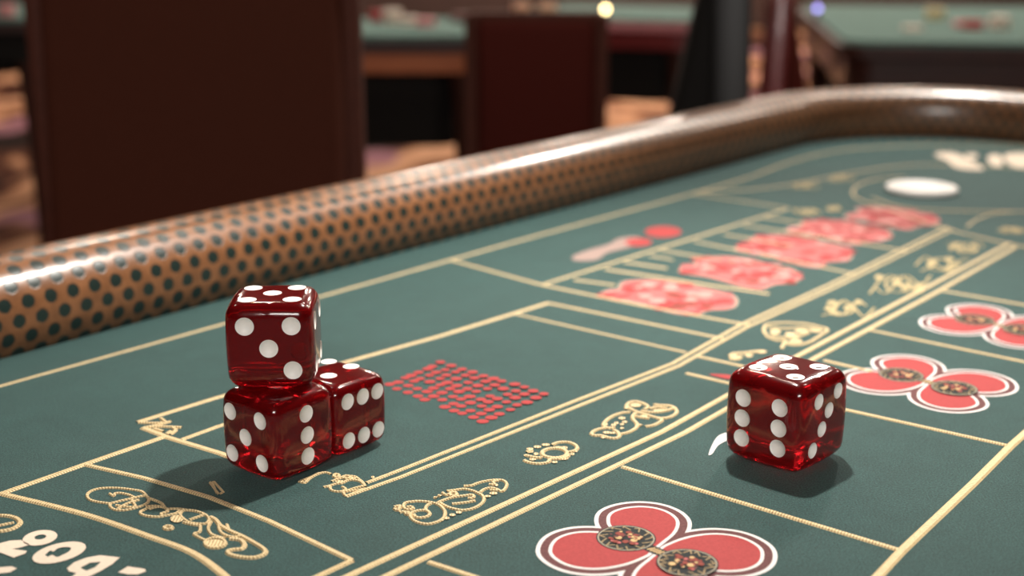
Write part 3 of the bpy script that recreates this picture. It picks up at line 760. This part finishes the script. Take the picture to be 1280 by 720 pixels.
chair('large dark brown upholstered chair just behind the leather rail', (c.x, 1.98, 0), 0.02, 0.488, 0.47, 1.09, UPH_BROWN, FRAME_BROWN)
c = Q(672, 100, 3.25)
chair('maroon upholstered chair in front of the table with the pink-lit edge', (c.x, 3.25, 0), math.pi-0.05, 0.32, 0.46, 0.888, UPH_RED, FRAME_BROWN, depth=0.40)
c = Q(800, 80, 2.75)
chair('black upholstered chair seen edge on behind the rail corner', (c.x, 2.75, 0), -1.70, 0.42, 0.46, 1.05, UPH_BLACK, FRAME_BLACK, 0.085, 0.11)
c = Q(1036, 60, 3.45)
chair('dark chair with red lacquered posts beside the right-hand green table', (c.x, 3.45, 0), 1.45, 0.36, 0.46, 0.92, UPH_RED, W_RED, 0.05, 0.09)

def gtable(label, corner, ang, L, D, rim_mat, apron_mat, rim_h=0.032, apron_h=0.06, top=ZT, legs=True, corner_r=0.08, under=0.0):
    """local: front edge along +x at y=0"""
    r = empty('gaming_table', (corner[0], corner[1], 0), ang); tag(r, label, 'gaming table', 'green gaming tables behind the craps table')
    def rr(x0, y0, x1, y1, rad, n=8):
        out = []
        for cx, cy, a0 in ((x1-rad, y0+rad, -90), (x1-rad, y1-rad, 0), (x0+rad, y1-rad, 90), (x0+rad, y0+rad, 180)):
            for i in range(n+1):
                a = math.radians(a0+90*i/n); out.append((cx+rad*math.cos(a), cy+rad*math.sin(a)))
        return out
    def slab(name, lp, z0, z1, m):
        bm = bmesh.new(); b = [bm.verts.new((x, y, z0)) for x, y in lp]; t = [bm.verts.new((x, y, z1)) for x, y in lp]
        bm.faces.new(list(reversed(b))); tf = bm.faces.new(t)
        for i in range(len(lp)): bm.faces.new((b[i], b[(i+1) % len(lp)], t[(i+1) % len(lp)], t[i]))
        return bm_obj(name, bm, m, r)
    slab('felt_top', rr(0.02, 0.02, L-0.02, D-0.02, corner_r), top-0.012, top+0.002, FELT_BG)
    slab('rim', rr(0, 0, L, D, corner_r), top-0.012-rim_h, top-0.010, rim_mat)
    slab('apron', rr(0.03, 0.03, L-0.03, D-0.03, corner_r), top-0.012-rim_h-apron_h, top-0.012-rim_h, apron_mat)
    if under: slab('under_body', rr(0.12, 0.10, L-0.12, D-0.10, corner_r), top-0.044-apron_h-under, top-0.012-rim_h-apron_h, UPH_BLACK)
    if legs:
        for x, y in ((0.09, 0.09), (L-0.09, 0.09), (0.09, D-0.09), (L-0.09, D-0.09)):
            bm = bmesh.new(); h = top-0.012-rim_h-apron_h
            lathe(bm, [(0, 0), (0.03, 0), (0.026, 0.08), (0.034, 0.4), (0.042, h-0.08), (0.05, h), (0, h)], 14, (x, y, 0)); bm_obj('leg', bm, W_DARK, r)
    return r
gtable('green felt table with orange wooden apron left of the maroon chair', (-1.25, 3.92, 0), 0.0, 1.21, 0.70, W_DARK, W_ORANGE, under=0.22)
gtable('green felt table with pink-lit padded edge behind the maroon chair', (-0.05, 4.70, 0), -0.36, 0.70, 0.7, PINK_LIT_PAD, W_RED, 0.022, 0.06, under=0.17)
q = T(1050, 53); 
gtable('large green felt table with dark apron at the upper right', (q.x, q.y, 0), -0.12, 1.7, 1.55, W_DARK, W_DARK, 0.03, 0.10, under=0.2)
gtable('green felt table at the far left edge beyond the brown chair', (-2.75, 4.5, 0), 0.06, 1.25, 0.8, W_DARK, UPH_BLACK, 0.03, 0.10, under=0.04)

# chips
chip_me = {}
CHIPM = {'white': simple('white_chip', (240, 222, 206), 0.5, 0.05), 'pink': simple('pink_chip', (226, 150, 150), 0.5, 0.05), 'red': simple('red_chip', (190, 44, 48), 0.5, 0.08), 'cream': simple('cream_chip', (226, 208, 160), 0.5, 0.05), 'maroon': simple('maroon_chip', (96, 28, 24), 0.5, 0.08), 'peach': simple('peach_chip', (230, 176, 140), 0.5, 0.06)}
def chip_stack(px, py, color, n, where, z=ZT+0.002):
    d = ray(px, py); t = (z-(ZT+HC))/d.z; x, y = d.x*t, d.y*t
    if color not in chip_me:
        bm = bmesh.new(); R_ = 0.030; lathe(bm, [(0, 0), (R_*0.94, 0), (R_, 0.001), (R_, 0.005), (R_*0.94, 0.006), (R_*0.7, 0.006), (R_*0.68, 0.0055), (0, 0.0055)], 20)
        o = bm_obj('tmp', bm, CHIPM[color]); chip_me[color] = o.data; o.data.name = 'casino_chip'; bpy.data.objects.remove(o)
    r = random.Random(px)
    for k in range(n):
        o = bpy.data.objects.new('casino_chip', chip_me[color]); COL.objects.link(o)
        o.location = (x+r.uniform(-.0015, .0015), y+r.uniform(-.0015, .0015), z+0.006*k)
        pl = 'topmost' if k == n-1 else ('bottom' if k == 0 else ['', 'second', 'third', 'fourth', 'fifth', 'sixth'][k])
        tag(o, f'{color} chip, {pl} of the stack {where}', 'chip', f'{color} chips in the stack {where}')
chip_stack(474, 26, 'red', 5, 'next to the large brown chair')
chip_stack(490, 29, 'white', 7, 'next to the large brown chair')
chip_stack(512, 31, 'white', 4, 'at the front edge of the orange table')
chip_stack(532, 33, 'pink', 4, 'at the front edge of the orange table')
chip_stack(576, 27, 'maroon', 4, 'at the right end of the orange table')
chip_stack(652, 14, 'peach', 5, 'behind the maroon chair, left')
chip_stack(684, 15, 'peach', 5, 'behind the maroon chair, right')
chip_stack(1140, 38, 'white', 2, 'lying low on the right table')
chip_stack(1168, 24, 'cream', 6, 'farther back on the right table')
chip_stack(1216, 36, 'red', 4, 'on the right table beside white ones')
chip_stack(1203, 34, 'pink', 3, 'on the right table left of red')
chip_stack(1249, 36, 'white', 6, 'at the far right of the right table')
chip_stack(8, 20, 'pink', 6, 'at the far left table')

def table_lamp(px, py, z, m, label, stem):
    d = ray(px, py); t = (z-(ZT+HC))/d.z; x, y = d.x*t, d.y*t
    r = empty('candle_lamp', (x, y, ZT+0.002)); tag(r, label, 'lamp')
    h = z-ZT-0.002
    bm = bmesh.new(); lathe(bm, [(0, 0), (0.018, 0), (0.018, 0.004), (0.006, 0.008), (0.005, max(0.012, h-0.012)), (0.010, max(0.014, h-0.008)), (0, max(0.014, h-0.008))], 16); bm_obj('base', bm, FRAME_BLACK, r)
    bm = bmesh.new(); lathe(bm, [(0, h-0.008), (0.007, h-0.005), (0.009, h), (0.006, h+0.008), (0, h+0.012)], 16); bm_obj('bulb', bm, m, r)
table_lamp(757, 12, ZT+0.024, emit('warm_bulb', (255, 226, 160), 14), 'tiny glowing warm lamp on the table with the pink-lit edge', 0.04)
table_lamp(1022, 11, ZT+0.04, emit('violet_bulb', (150, 140, 230), 5), 'tiny violet lamp on the far corner of the right-hand table', 0.03)
